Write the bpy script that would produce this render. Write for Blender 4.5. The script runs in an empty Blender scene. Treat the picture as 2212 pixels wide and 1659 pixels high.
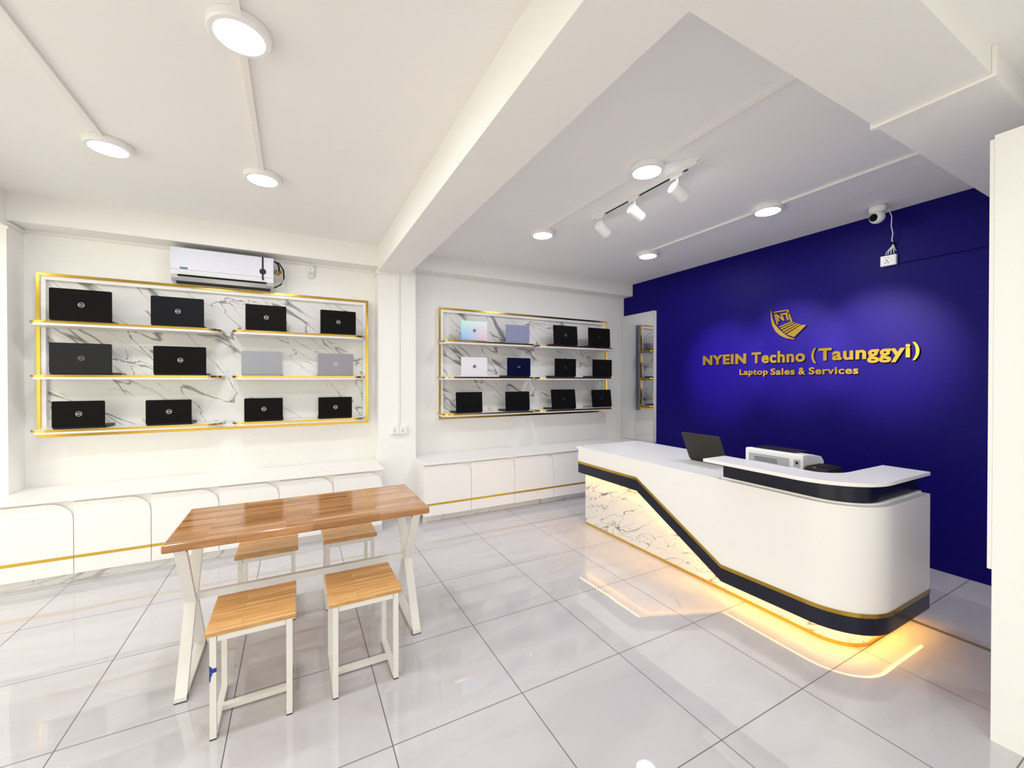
import bpy, bmesh, math, random
from math import pi, sin, cos, radians
from mathutils import Vector, Matrix

random.seed(7)
S = bpy.context.scene
COL = S.collection
PI = math.pi

# ------------------------------------------------------------------ camera
IW, IH = 2212, 1659
F, CX, CY, YAW, PITCH = 880.13, 1098.70, 827.99, 0.483, -0.0064
cam = bpy.data.cameras.new('camera')
cam_o = bpy.data.objects.new('camera', cam)
COL.objects.link(cam_o)
cam.sensor_fit = 'HORIZONTAL'
cam.sensor_width = 36.0
cam.lens = F / IW * 36.0
cam.shift_x = (IW / 2 - CX) / IW
cam.shift_y = (CY - IH / 2) / IW
cam.clip_start = 0.05
cam_o.location = (0, 0, 1.47)
cam_o.rotation_euler = (PI / 2 + PITCH, 0, -YAW)
S.camera = cam_o

# ------------------------------------------------------------------ world, exposure
w = bpy.data.worlds.new('daylight')
S.world = w
w.use_nodes = True
bgn = w.node_tree.nodes['Background']
bgn.inputs['Color'].default_value = (1.0, 0.97, 0.80, 1)
bgn.inputs['Strength'].default_value = 1.1
S.view_settings.view_transform = 'Standard'
S.view_settings.look = 'None'
S.view_settings.gamma = 1.0
S.view_settings.exposure = 0.17
S.view_settings.use_curve_mapping = False
try:
    S.cycles.max_bounces = 10
    S.cycles.diffuse_bounces = 7
    S.cycles.glossy_bounces = 5
    S.cycles.sample_clamp_indirect = 6.0
    S.cycles.caustics_reflective = False
    S.cycles.caustics_refractive = False
except Exception:
    pass
LED = 116.0          # strength of the round ceiling panels
STRIP = 25.0        # strength of the warm strip under the counter
SPOT = 430.0         # watts of each track head


def window_light(name, loc, rot, sx, sy, energy, color):
    l = bpy.data.lights.new(name, 'AREA')
    l.shape = 'RECTANGLE'
    l.size, l.size_y, l.energy, l.color = sx, sy, energy, color
    o = bpy.data.objects.new(name, l)
    COL.objects.link(o)
    o.location = loc
    o.rotation_euler = rot
    return o


DAY = (1.0, 0.975, 0.74)
window_light('daylight_side_window', (-4.1, 0.9, 1.35), (0, -PI / 2, 0), 2.3, 6.0, 72, DAY)
window_light('daylight_shop_front', (-0.3, -3.1, 1.3), (PI / 2, 0, 0), 6.0, 2.2, 42, (1.0, 0.98, 0.88))

# ------------------------------------------------------------------ materials
def lin(c):
    return tuple(((v / 255) / 12.92 if v / 255 <= 0.04045 else ((v / 255 + 0.055) / 1.055) ** 2.4) for v in c)


def mat(name, rgb, rough=0.5, metal=0.0, coat=0.0, spec=0.5, emit=None, es=0.0):
    m = bpy.data.materials.new(name)
    m.use_nodes = True
    b = m.node_tree.nodes['Principled BSDF']
    b.inputs['Base Color'].default_value = (*rgb, 1)
    b.inputs['Roughness'].default_value = rough
    b.inputs['Metallic'].default_value = metal
    b.inputs['Coat Weight'].default_value = coat
    b.inputs['Coat Roughness'].default_value = 0.05
    b.inputs['Specular IOR Level'].default_value = spec
    if emit:
        b.inputs['Emission Color'].default_value = (*emit, 1)
        b.inputs['Emission Strength'].default_value = es
    return m


class NT:
    def __init__(self, m):
        self.t = m.node_tree
        self.b = self.t.nodes['Principled BSDF']

    def n(self, kind, **kw):
        x = self.t.nodes.new(kind)
        for k, v in kw.items():
            setattr(x, k, v)
        return x

    def l(self, a, b):
        self.t.links.new(a, b)

    def math(self, op, a, b=None, c=None):
        x = self.n('ShaderNodeMath', operation=op)
        for i, v in enumerate((a, b, c)):
            if v is None:
                continue
            if isinstance(v, (int, float)):
                x.inputs[i].default_value = v
            else:
                self.l(v, x.inputs[i])
        return x.outputs[0]

    def coords(self, loc=(0, 0, 0), rot=(0, 0, 0), sc=(1, 1, 1), src='Object'):
        tc = self.n('ShaderNodeTexCoord')
        mp = self.n('ShaderNodeMapping')
        mp.inputs['Location'].default_value = loc
        mp.inputs['Rotation'].default_value = rot
        mp.inputs['Scale'].default_value = sc
        self.l(tc.outputs[src], mp.inputs['Vector'])
        return mp.outputs['Vector']

    def noise(self, vec, scale, detail=4, rough=0.55, dist=0.0):
        x = self.n('ShaderNodeTexNoise')
        x.inputs['Scale'].default_value = scale
        x.inputs['Detail'].default_value = detail
        x.inputs['Roughness'].default_value = rough
        x.inputs['Distortion'].default_value = dist
        if vec is not None:
            self.l(vec, x.inputs['Vector'])
        return x

    def ramp(self, fac, stops):
        x = self.n('ShaderNodeValToRGB')
        e = x.color_ramp.elements
        while len(e) < len(stops):
            e.new(0.5)
        for i, (p, c) in enumerate(stops):
            e[i].position = p
            e[i].color = (*c, 1) if len(c) == 3 else c
        self.l(fac, x.inputs['Fac'])
        return x.outputs['Color']

    def mix(self, fac, a, b, mode='MIX'):
        x = self.n('ShaderNodeMix', data_type='RGBA', blend_type=mode)
        for s, v in ((x.inputs[0], fac), (x.inputs[6], a), (x.inputs[7], b)):
            if isinstance(v, (int, float)):
                s.default_value = v
            elif isinstance(v, tuple):
                s.default_value = (*v, 1)
            else:
                self.l(v, s)
        return x.outputs[2]

    def bump(self, h, strength, dist=0.01):
        x = self.n('ShaderNodeBump')
        x.inputs['Strength'].default_value = strength
        x.inputs['Distance'].default_value = dist
        self.l(h, x.inputs['Height'])
        self.l(x.outputs['Normal'], self.b.inputs['Normal'])


def paint_mat(name, rgb, rough=0.6, grain=0.06):
    m = mat(name, rgb, rough)
    t = NT(m)
    v = t.coords()
    a = t.noise(v, 1.3, 3)
    c = t.mix(a.outputs['Fac'], tuple(x * 0.965 for x in rgb), tuple(min(1, x * 1.02) for x in rgb))
    t.l(c, t.b.inputs['Base Color'])
    g = t.noise(v, 220, 2)
    t.bump(g.outputs['Fac'], grain, 0.002)
    return m


WALL = paint_mat('white_wall_paint', (0.86, 0.85, 0.83), 0.55)
CEIL = paint_mat('white_ceiling_paint', (0.88, 0.87, 0.86), 0.75)
BLUE = paint_mat('royal_blue_wall_paint', (0.0048, 0.0010, 0.125), 0.5, 0.05)
BLUE.node_tree.nodes['Principled BSDF'].inputs['Specular IOR Level'].default_value = 0.12
WHITE = mat('white_laminate', (0.86, 0.84, 0.825), 0.28)
GLOSSW = mat('white_plastic', (0.84, 0.84, 0.84), 0.32)
TRUNK = mat('trunking_plastic', (0.84, 0.825, 0.81), 0.4)
GREYP = mat('grey_plastic', (0.42, 0.44, 0.46), 0.45)
GOLD = mat('polished_gold', (0.86, 0.58, 0.10), 0.15, 1.0)
GOLDF = mat('gold_mirror_trim', (0.54, 0.345, 0.062), 0.17, 1.0)
GOLDP = mat('gold_laminate_strip', (0.66, 0.43, 0.06), 0.3, 0.75)
NAVY = mat('navy_gloss_laminate', (0.008, 0.010, 0.024), 0.25, spec=0.35)
BLACK = mat('black_plastic', (0.006, 0.0055, 0.0055), 0.42, spec=0.25)
SOOT = mat('black_matte', (0.003, 0.003, 0.003), 0.6, spec=0.1)
MIRR = mat('mirror_glass', (0.86, 0.87, 0.87), 0.01, 1.0)
STEEL = mat('white_powder_coated_steel', (0.78, 0.765, 0.735), 0.35)
SILV = mat('silver_plastic', (0.62, 0.63, 0.66), 0.3, 0.35)
PEARL = mat('pale_lilac_glass_panel', (0.66, 0.67, 0.78), 0.4)
RUBB = mat('black_rubber', (0.01, 0.01, 0.01), 0.8)
BRASS = mat('brass_valve', (0.32, 0.19, 0.05), 0.35, 0.9)
BLUET = mat('blue_sticker', (0.01, 0.12, 0.24), 0.4)
PAINTB = mat('blue_paint_smear', (0.01, 0.03, 0.32), 0.5)
DIFF = mat('led_diffuser', (0.9, 0.9, 0.9), 0.4, emit=(0.92, 0.955, 1.0), es=LED)
LEDW = mat('warm_led_strip', (0.9, 0.7, 0.4), 0.4, emit=(1.0, 0.52, 0.08), es=STRIP)
LENS = mat('spot_lens', (0.9, 0.9, 0.9), 0.3, emit=(1.0, 0.95, 1.0), es=14.0)
ALU = mat('aluminium_frame', (0.55, 0.55, 0.55), 0.35, 0.8)
PAVE = paint_mat('street_paving', (0.55, 0.53, 0.50), 0.8)


def glass_mat():
    m = mat('window_glass', (1, 1, 1), 0.0)
    m.node_tree.nodes['Principled BSDF'].inputs['Transmission Weight'].default_value = 1.0
    m.node_tree.nodes['Principled BSDF'].inputs['IOR'].default_value = 1.1
    return m


GLASS = glass_mat()


def floor_mat():
    m = mat('polished_porcelain_tiles', (0.7, 0.68, 0.69), 0.02, spec=0.95)
    t = NT(m)
    tc = t.n('ShaderNodeTexCoord')
    sp = t.n('ShaderNodeSeparateXYZ')
    t.l(tc.outputs['Object'], sp.inputs[0])
    s = 0.598
    ux = t.math('DIVIDE', t.math('SUBTRACT', sp.outputs['X'], 0.345), s)
    uy = t.math('DIVIDE', t.math('SUBTRACT', sp.outputs['Y'], 3.455), s)
    lines = []
    for u in (ux, uy):
        fr = t.math('FRACT', t.math('ADD', u, 100.5))
        d = t.math('ABSOLUTE', t.math('SUBTRACT', fr, 0.5))
        lines.append(t.math('LESS_THAN', d, 0.0036))
    g = t.math('MAXIMUM', lines[0], lines[1])
    # one slightly different tone and tilt for each tile
    cx = t.math('FLOOR', t.math('ADD', ux, 100.0))
    cy = t.math('FLOOR', t.math('ADD', uy, 100.0))
    cb = t.n('ShaderNodeCombineXYZ')
    t.l(cx, cb.inputs[0])
    t.l(cy, cb.inputs[1])
    wn = t.n('ShaderNodeTexWhiteNoise', noise_dimensions='3D')
    t.l(cb.outputs[0], wn.inputs['Vector'])
    vein_v = t.coords(rot=(0, 0, 0.25), sc=(0.7, 2.4, 1))
    vn = t.noise(vein_v, 1.6, 5, 0.6, 1.2)
    vein = t.ramp(vn.outputs['Fac'], [(0.40, (0, 0, 0)), (0.56, (1, 1, 1))])
    base = t.mix(vein, (0.520, 0.500, 0.528), (0.560, 0.540, 0.562))
    tone = t.mix(t.math('MULTIPLY', wn.outputs['Value'], 0.06), base, (0.58, 0.56, 0.58))
    col = t.mix(g, tone, (0.10, 0.085, 0.08))
    t.l(col, t.b.inputs['Base Color'])
    t.l(t.math('ADD', 0.018, t.math('MULTIPLY', g, 0.5)), t.b.inputs['Roughness'])
    wav = t.noise(t.coords(), 3.5, 1, 0.3)
    t.bump(wav.outputs['Fac'], 0.06, 0.02)
    return m


FLOOR = floor_mat()


def marble_mat(name, rot, sc, dark=0.25, seed=0.0, size=1.0, pale0=(0.72, 0.71, 0.70), pale1=(0.84, 0.83, 0.815)):
    """thin wandering veins drawn out along one direction (first rotated, then stretched)"""
    m = mat(name, (0.8, 0.8, 0.8), 0.12)
    t = NT(m)
    v0 = t.coords(rot=rot)
    mp = t.n('ShaderNodeMapping')
    mp.inputs['Scale'].default_value = tuple(c * size for c in sc)
    mp.inputs['Location'].default_value = (seed, seed * 0.7, seed * 0.3)
    t.l(v0, mp.inputs['Vector'])
    v = mp.outputs['Vector']

    def warp(vec, scale, amount, detail):
        wob = t.noise(vec, scale, detail, 0.6)
        sub = t.n('ShaderNodeVectorMath', operation='SUBTRACT')
        t.l(wob.outputs['Color'], sub.inputs[0])
        sub.inputs[1].default_value = (0.5, 0.5, 0.5)
        scl = t.n('ShaderNodeVectorMath', operation='SCALE')
        t.l(sub.outputs[0], scl.inputs[0])
        scl.inputs['Scale'].default_value = amount
        add = t.n('ShaderNodeVectorMath', operation='ADD')
        t.l(vec, add.inputs[0])
        t.l(scl.outputs[0], add.inputs[1])
        return add.outputs[0]
    wv_ = warp(warp(v, 1.4, 0.5, 3), 9.0, 0.07, 5)
    thick = t.noise(v, 2.6, 2)
    mask = t.noise(v, 2.1, 2)
    tk = t.math('MAXIMUM', 0.0, t.math('SUBTRACT', thick.outputs['Fac'], 0.50))
    total = None
    for k, (scale, k0, k1) in enumerate(((1.35, 0.0040, 0.42), (2.4, 0.0062, 0.36), (4.2, 0.0075, 0.25))):
        sh = t.n('ShaderNodeVectorMath', operation='ADD')
        t.l(wv_, sh.inputs[0])
        sh.inputs[1].default_value = (3.7 * k, 1.3 * k, 5.1 * k)
        a = t.noise(sh.outputs[0], scale, 1, 0.4)
        d = t.math('ABSOLUTE', t.math('SUBTRACT', a.outputs['Fac'], 0.5))
        wid = t.math('ADD', t.math('MULTIPLY', t.math('POWER', tk, 1.6), k1), k0)
        line = t.math('SUBTRACT', 1.0, t.math('MINIMUM', 1.0, t.math('DIVIDE', d, wid)))
        line = t.math('POWER', line, 0.6)
        lo = (0.25, 0.42, 0.47)[k]
        mm = t.math('MINIMUM', 1.0, t.math('MAXIMUM', 0.0, t.math('MULTIPLY', t.math('SUBTRACT', mask.outputs['Fac'], lo), 10.0)))
        line = t.math('MULTIPLY', line, mm)
        total = line if total is None else t.math('MAXIMUM', total, line)
    cloud = t.noise(v, 1.0, 4)
    pale = t.mix(cloud.outputs['Fac'], pale0, pale1)
    col = t.mix(t.math('MULTIPLY', total, 0.9), pale, (dark, dark * 0.97, dark * 0.95))
    t.l(col, t.b.inputs['Base Color'])
    return m


MARB = marble_mat('veined_marble_panel', (0, radians(-38), 0), (0.5, 1, 2.1), 0.15, 2.4, 1.0)
MARC = marble_mat('veined_marble_counter', (radians(27), 0, 0), (1, 0.7, 2.6), 0.13, 5.6, 1.7)
MART = marble_mat('pale_marble_plinth', (0, radians(10), 0), (0.6, 1, 2.5), 0.45, 1.1)


def wood_mat(name, a, b, c, rough, coat=0.0, seed=0.0, along='X'):
    m = mat(name, a, rough, coat=coat)
    t = NT(m)
    v = t.coords(loc=(seed, seed * 0.37, 0))
    br = t.n('ShaderNodeTexBrick')
    br.offset = 0.37
    br.offset_frequency = 2
    br.squash = 1.0
    br.inputs['Scale'].default_value = 1.0
    br.inputs['Mortar Size'].default_value = 0.0004
    br.inputs['Brick Width'].default_value = 0.33
    br.inputs['Row Height'].default_value = 0.036
    br.inputs['Color1'].default_value = (*a, 1)
    br.inputs['Color2'].default_value = (*b, 1)
    br.inputs['Mortar'].default_value = (*c, 1)
    t.l(v, br.inputs['Vector'])
    gv = t.coords(loc=(seed * 3, seed, 0), sc=(2.2, 42, 20))
    gr = t.noise(gv, 1.6, 6, 0.65, 0.5)
    gl = t.ramp(gr.outputs['Fac'], [(0.36, c), (0.6, (1, 1, 1))])
    col = t.mix(0.52, br.outputs['Color'], gl, 'MULTIPLY')
    bv = t.coords(loc=(seed, 2, 0), sc=(1.4, 9, 4))
    bn = t.noise(bv, 1.8, 2)
    col = t.mix(t.math('MULTIPLY', bn.outputs['Fac'], 0.25), col, b, 'MIX')
    t.l(col, t.b.inputs['Base Color'])
    t.bump(gr.outputs['Fac'], 0.08, 0.001)
    return m


WOODT = wood_mat('varnished_finger_jointed_oak', (0.66, 0.34, 0.135), (0.36, 0.155, 0.048), (0.16, 0.06, 0.02), 0.12, 0.3, 0.0)
WOODS = wood_mat('oiled_finger_jointed_oak', (0.80, 0.48, 0.19), (0.56, 0.28, 0.085), (0.18, 0.07, 0.02), 0.33, 0.0, 4.0)


def pearl_lid():
    m = mat('iridescent_laptop_lid', (0.8, 0.85, 0.9), 0.25)
    t = NT(m)
    tc = t.n('ShaderNodeTexCoord')
    sp = t.n('ShaderNodeSeparateXYZ')
    t.l(tc.outputs['Generated'], sp.inputs[0])
    low = t.mix(sp.outputs['X'], (0.20, 0.50, 0.88), (0.85, 0.50, 0.62))
    up = t.mix(sp.outputs['X'], (0.60, 0.86, 0.80), (0.74, 0.80, 0.84))
    c = t.mix(sp.outputs['Z'], low, up)
    t.l(c, t.b.inputs['Base Color'])
    return m


# ------------------------------------------------------------------ mesh helpers
class MB:
    def __init__(self):
        self.v = []
        self.f = []
        self.mi = []
        self.cur = 0

    def add(self, vs, fs):
        o = len(self.v)
        self.v += [tuple(p) for p in vs]
        self.f += [tuple(i + o for i in f) for f in fs]
        self.mi += [self.cur] * len(fs)
        return self

    def box(self, x0, x1, y0, y1, z0, z1):
        if x0 > x1: x0, x1 = x1, x0
        if y0 > y1: y0, y1 = y1, y0
        if z0 > z1: z0, z1 = z1, z0
        vs = [(x0, y0, z0), (x1, y0, z0), (x1, y1, z0), (x0, y1, z0), (x0, y0, z1), (x1, y0, z1), (x1, y1, z1), (x0, y1, z1)]
        return self.add(vs, [(0, 3, 2, 1), (4, 5, 6, 7), (0, 1, 5, 4), (1, 2, 6, 5), (2, 3, 7, 6), (3, 0, 4, 7)])

    def prism(self, poly, axis, a, b):
        n = len(poly)

        def P(p, t):
            if axis == 'z': return (p[0], p[1], t)
            if axis == 'y': return (p[0], t, p[1])
            return (t, p[0], p[1])
        vs = [P(p, a) for p in poly] + [P(p, b) for p in poly]
        fs = [tuple(range(n))[::-1], tuple(range(n, 2 * n))] + [(i, (i + 1) % n, n + (i + 1) % n, n + i) for i in range(n)]
        return self.add(vs, fs)

    def tube(self, pts, r, seg=8, cap=True):
        pts = [Vector(p) for p in pts]
        rings = []
        up = Vector((0, 0, 1))
        for i, p in enumerate(pts):
            d = (pts[min(i + 1, len(pts) - 1)] - pts[max(i - 1, 0)]).normalized()
            ref = up if abs(d.dot(up)) < 0.95 else Vector((1, 0, 0))
            a = d.cross(ref).normalized()
            b = d.cross(a).normalized()
            rr = r[i] if isinstance(r, (list, tuple)) else r
            rings.append([p + (a * cos(2 * PI * k / seg) + b * sin(2 * PI * k / seg)) * rr for k in range(seg)])
        vs = [q for rg in rings for q in rg]
        fs = []
        for i in range(len(pts) - 1):
            for k in range(seg):
                fs.append((i * seg + k, i * seg + (k + 1) % seg, (i + 1) * seg + (k + 1) % seg, (i + 1) * seg + k))
        if cap:
            fs.append(tuple(range(seg))[::-1])
            fs.append(tuple((len(pts) - 1) * seg + k for k in range(seg)))
        return self.add(vs, fs)

    def bar(self, p, q, w, h, ref=(0, 1, 0)):
        """square tube from p to q; h along ref-ish direction, w across"""
        p, q = Vector(p), Vector(q)
        d = (q - p).normalized()
        a = d.cross(Vector(ref)).normalized() * (w / 2)
        b = a.cross(d).normalized() * (h / 2)
        vs = [p - a - b, p + a - b, p + a + b, p - a + b, q - a - b, q + a - b, q + a + b, q - a + b]
        return self.add(vs, [(0, 3, 2, 1), (4, 5, 6, 7), (0, 1, 5, 4), (1, 2, 6, 5), (2, 3, 7, 6), (3, 0, 4, 7)])

    def lathe(self, prof, seg=32, c=(0, 0, 0)):
        vs = []
        for r, z in prof:
            for k in range(seg):
                vs.append((c[0] + r * cos(2 * PI * k / seg), c[1] + r * sin(2 * PI * k / seg), c[2] + z))
        fs = []
        n = len(prof)
        for i in range(n - 1):
            for k in range(seg):
                fs.append((i * seg + k, i * seg + (k + 1) % seg, (i + 1) * seg + (k + 1) % seg, (i + 1) * seg + k))
        fs.append(tuple(range(seg))[::-1])
        fs.append(tuple((n - 1) * seg + k for k in range(seg)))
        return self.add(vs, fs)

    def xf(self, M):
        self.v = [tuple(M @ Vector(p)) for p in self.v]
        return self

    def build(self, name, m, parent=None, off=(0, 0, 0), bev=0.0, smooth=False, loc=None):
        me = bpy.data.meshes.new(name)
        ox, oy, oz = off
        me.from_pydata([(x - ox, y - oy, z - oz) for x, y, z in self.v], [], self.f)
        ms = m if isinstance(m, (list, tuple)) else [m]
        for x in ms:
            me.materials.append(x)
        if len(ms) > 1:
            for p, i in zip(me.polygons, self.mi):
                p.material_index = i
        bm = bmesh.new()
        bm.from_mesh(me)
        bmesh.ops.recalc_face_normals(bm, faces=bm.faces)
        bm.to_mesh(me)
        bm.free()
        if smooth:
            for p in me.polygons:
                p.use_smooth = True
            try:
                me.set_sharp_from_angle(angle=radians(35))
            except Exception:
                pass
        o = bpy.data.objects.new(name, me)
        COL.objects.link(o)
        if parent:
            o.parent = parent
        if loc is not None:
            o.location = loc
        if bev:
            b = o.modifiers.new('edge', 'BEVEL')
            b.width = bev
            b.segments = 2
            b.limit_method = 'ANGLE'
            b.angle_limit = radians(50)
        return o


def thing(name, loc, label, cat, group=None, rz=0.0):
    o = bpy.data.objects.new(name, None)
    o.empty_display_size = 0.1
    COL.objects.link(o)
    o.location = loc
    o.rotation_euler = (0, 0, rz)
    tag(o, label, cat, group)
    return o


def tag(o, label, cat, group=None, kind=None):
    if label: o['label'] = label
    if cat: o['category'] = cat
    if group: o['group'] = group
    if kind: o['kind'] = kind
    return o


def struct(name, mb, m, **kw):
    o = mb.build(name, m, **kw)
    o['kind'] = 'structure'
    return o


def copy_tree(o, parent=None):
    c = o.copy()
    COL.objects.link(c)
    c.parent = parent
    for ch in list(o.children):
        copy_tree(ch, c)
    return c


_tc = {}


def text_mesh(body, bold=0.0, ext=0.5):
    """outline text as (verts, faces), normalised to its own box: x 0..1, y 0..1, z 0..1"""
    key = (body, bold)
    if key in _tc:
        return _tc[key]
    cu = bpy.data.curves.new('t', 'FONT')
    cu.body = body
    cu.size = 1.0
    cu.offset = bold
    cu.space_character = 1.0 + bold * 2.6
    cu.extrude = ext
    cu.resolution_u = 4
    ob = bpy.data.objects.new('t', cu)
    COL.objects.link(ob)
    bpy.context.view_layer.update()
    dg = bpy.context.evaluated_depsgraph_get()
    me = bpy.data.meshes.new_from_object(ob.evaluated_get(dg))
    vs = [tuple(v.co) for v in me.vertices]
    fs = [tuple(p.vertices) for p in me.polygons]
    bpy.data.objects.remove(ob)
    bpy.data.meshes.remove(me)
    bpy.data.curves.remove(cu)
    lo = [min(v[i] for v in vs) for i in range(3)]
    hi = [max(v[i] for v in vs) for i in range(3)]
    vs = [tuple((v[i] - lo[i]) / max(1e-6, hi[i] - lo[i]) for i in range(3)) for v in vs]
    _tc[key] = (vs, fs, (hi[0] - lo[0]) / (hi[1] - lo[1]))
    return _tc[key]


def islands(vs, fs):
    par = list(range(len(vs)))

    def find(a):
        while par[a] != a:
            par[a] = par[par[a]]
            a = par[a]
        return a
    weld = {}
    for i, v in enumerate(vs):
        k = tuple(round(c, 5) for c in v)
        if k in weld:
            par[find(i)] = find(weld[k])
        else:
            weld[k] = i
    for f in fs:
        for i in f[1:]:
            par[find(i)] = find(f[0])
    g = {}
    for f in fs:
        g.setdefault(find(f[0]), []).append(f)
    out = []
    for fl in g.values():
        xs = [vs[i][0] for f in fl for i in f]
        out.append([min(xs), max(xs), fl])
    out.sort(key=lambda t: t[0])
    res = []
    for a, b, fl in out:
        if res:
            pa, pb, pf = res[-1]
            ov = min(b, pb) - max(a, pa)
            if ov > 0.55 * min(b - a, pb - pa):
                res[-1] = [min(a, pa), max(b, pb), pf + fl]
                continue
        res.append([a, b, fl])
    return [r[2] for r in res]


def arc(cx, cy, r, a0, a1, n=12, ry=None):
    ry = ry or r
    return [(cx + r * cos(a0 + (a1 - a0) * i / n), cy + ry * sin(a0 + (a1 - a0) * i / n)) for i in range(n + 1)]


# ------------------------------------------------------------------ room shell
XB, YW, ZC, ZB = 4.367, 4.61, 2.869, 2.612
XL, YF = -4.2, -3.2
struct('floor', MB().box(XL - 0.1, XB + 0.1, YF - 0.1, YW + 0.1, -0.08, 0), FLOOR)
struct('trim_1', MB().box(3.335, XB, 0.2, 4.05, 0.0, 0.014), FLOOR)            # raised tiled floor behind the counter
struct('ceiling', MB().box(XL - 0.1, XB + 0.1, YF - 0.1, YW + 0.1, ZC, ZC + 0.1), CEIL)
struct('wall_back', MB().box(XL - 0.1, XB + 0.1, YW, YW + 0.12, 0, ZC), WALL)
struct('wall_right', MB().box(XB, XB + 0.12, YF, YW, 0, ZC), BLUE)
# shop front behind the camera and side window, both glazed
fw = MB()
fw.box(XL, -3.4, YF - 0.12, YF, 0, ZC).box(2.8, XB, YF - 0.12, YF, 0, ZC).box(-3.4, 2.8, YF - 0.12, YF, 2.5, ZC)
struct('wall_front', fw, WALL)
lw = MB()
lw.box(XL - 0.12, XL, YF, -2.6, 0, ZC).box(XL - 0.12, XL, 4.0, YW, 0, ZC).box(XL - 0.12, XL, -2.6, 4.0, 2.55, ZC)
struct('wall_left', lw, WALL)
wf = MB()
for y in (-2.6, -0.95, 0.7, 2.35, 3.95):
    wf.box(XL - 0.08, XL - 0.03, y, y + 0.05, 0, 2.55)
wf.box(XL - 0.08, XL - 0.03, -2.55, 4.0, 0, 0.06).box(XL - 0.08, XL - 0.03, -2.55, 4.0, 2.49, 2.55)
struct('window_1', wf, ALU)
df = MB()
for x in (-3.4, -1.4, -0.35, 0.7, 2.75):
    df.box(x, x + 0.05, YF - 0.08, YF - 0.03, 0, 2.5)
df.box(-3.35, 2.8, YF - 0.08, YF - 0.03, 2.44, 2.5).box(-3.35, 2.8, YF - 0.08, YF - 0.03, 2.1, 2.14)
struct('door_1', df, ALU)
struct('ground', MB().box(-14, 14, -14, YF - 0.12, -0.2, -0.09).box(-14, XL - 0.12, YF - 0.12, 14, -0.2, -0.09), PAVE)
# columns and beams
struct('trim_2', MB().box(0.771, 1.164, 4.396, YW, 0, ZB), WALL)              # column between the two displays
struct('trim_3', MB().box(0.771, 1.082, 0.863, 4.396, ZB, ZC).box(0.771, 1.164, 4.396, YW, ZB, ZC), WALL)
struct('trim_4', MB().box(XL, XB, 0.515, 0.863, ZB, ZC), WALL)               # cross beam
struct('trim_5', MB().box(XL, 0.771, 4.396, YW, 2.660, ZC), WALL)
struct('trim_6', MB().box(1.164, XB, 4.43, YW, 2.700, ZC), WALL)
struct('trim_7', MB().box(-2.30, -1.885, 4.396, YW, 0, 2.66), WALL)           # left column
struct('trim_8', MB().box(-2.30, -1.885, 0.863, 4.396, ZB, ZC), WALL)
struct('trim_9', MB().box(XL, XB, YF, 0.515, 2.715, ZC), CEIL)                # lower ceiling over the near bay
struct('trim_10', MB().box(2.517, 2.95, -0.6, 0.553, 0, 2.465), WALL)          # white pier beside the camera
# plinths of the cabinets
struct('baseboard_back', MB().box(-2.74, 0.755, 4.122, 4.14, 0, 0.075), MART)
struct('baseboard_right', MB().box(1.172, 4.36, 4.145, 4.163, 0, 0.078), MART)

# ------------------------------------------------------------------ low cabinets
G1, G2 = 'white base cabinets under the left display', 'white base cabinets under the right display'


def cabinet(x0, x1, y0, zb, label, group):
    t = thing('base_cabinet', ((x0 + x1) / 2, y0 + 0.02, 0), label, 'cabinet', group)
    off = t.location
    w2 = (x1 - x0) / 2
    MB().box(-w2, w2, 0, 0.50, zb, 0.604).build('carcass', WHITE, t)
    a, b, r, zt = -w2 + 0.002, w2 - 0.002, 0.13, 0.590
    poly = [(a, zb), (b, zb)] + [(b - r + r * cos(q), zt - r + r * sin(q)) for q in [i * PI / 24 for i in range(13)]] + [(a, zt)]
    d = MB().prism(poly, 'y', -0.02, -0.002).build('door', WHITE, t, bev=0.0012)
    MB().box(a, b, -0.0215, -0.0195, 0.184, 0.205).build('gold_strip', GOLDP, d)
    return t


lx = [0.748, 0.31, -0.125, -0.557, -0.989, -1.424, -1.86, -2.30, -2.735]
ll = ['end cabinet beside the column, its door partly behind the wooden table',
      'second cabinet from the column, seen just above the wooden table',
      'third cabinet from the column, seen above the middle of the table',
      'fourth cabinet from the column, above the left part of the table',
      'cabinet whose door stands directly left of the table end',
      'sixth cabinet from the column, full door left of the table',
      'cabinet at the left edge of the photo',
      'farthest left cabinet, past the edge of the photo']
for i in range(8):
    cabinet(lx[i + 1], lx[i], 4.07, 0.073, 'white rounded-corner ' + ll[i], G1)
rx = [1.160, 1.680, 2.214, 2.744, 3.275, 3.80, 4.355]
rl = ['first cabinet right of the column with a visible side panel', 'second cabinet right of the column',
      'third cabinet right of the column', 'fourth cabinet, right beside the reception counter',
      'fifth cabinet, hidden behind the reception counter', 'last cabinet against the blue wall, behind the counter']
for i in range(6):
    cabinet(rx[i], rx[i + 1], 4.07, 0.077, 'white ' + rl[i], G2)
o = MB().prism([(-2.75, 4.05), (0.762, 4.05), (0.762, 4.394), (0.769, 4.394), (0.769, YW), (-1.883, YW), (-1.883, 4.394), (-2.75, 4.394)], 'z', 0.606, 0.622).build('worktop', WHITE, bev=0.002)
tag(o, 'long white worktop over the cabinets below the left display, ending at the column', 'worktop')
o = MB().prism([(1.150, 4.055), (4.364, 4.055), (4.364, YW), (1.166, YW), (1.166, 4.394), (1.150, 4.394)], 'z', 0.606, 0.622).build('worktop', WHITE, bev=0.002)
tag(o, 'white worktop over the cabinets below the right display, running to the blue wall', 'worktop')

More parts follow.
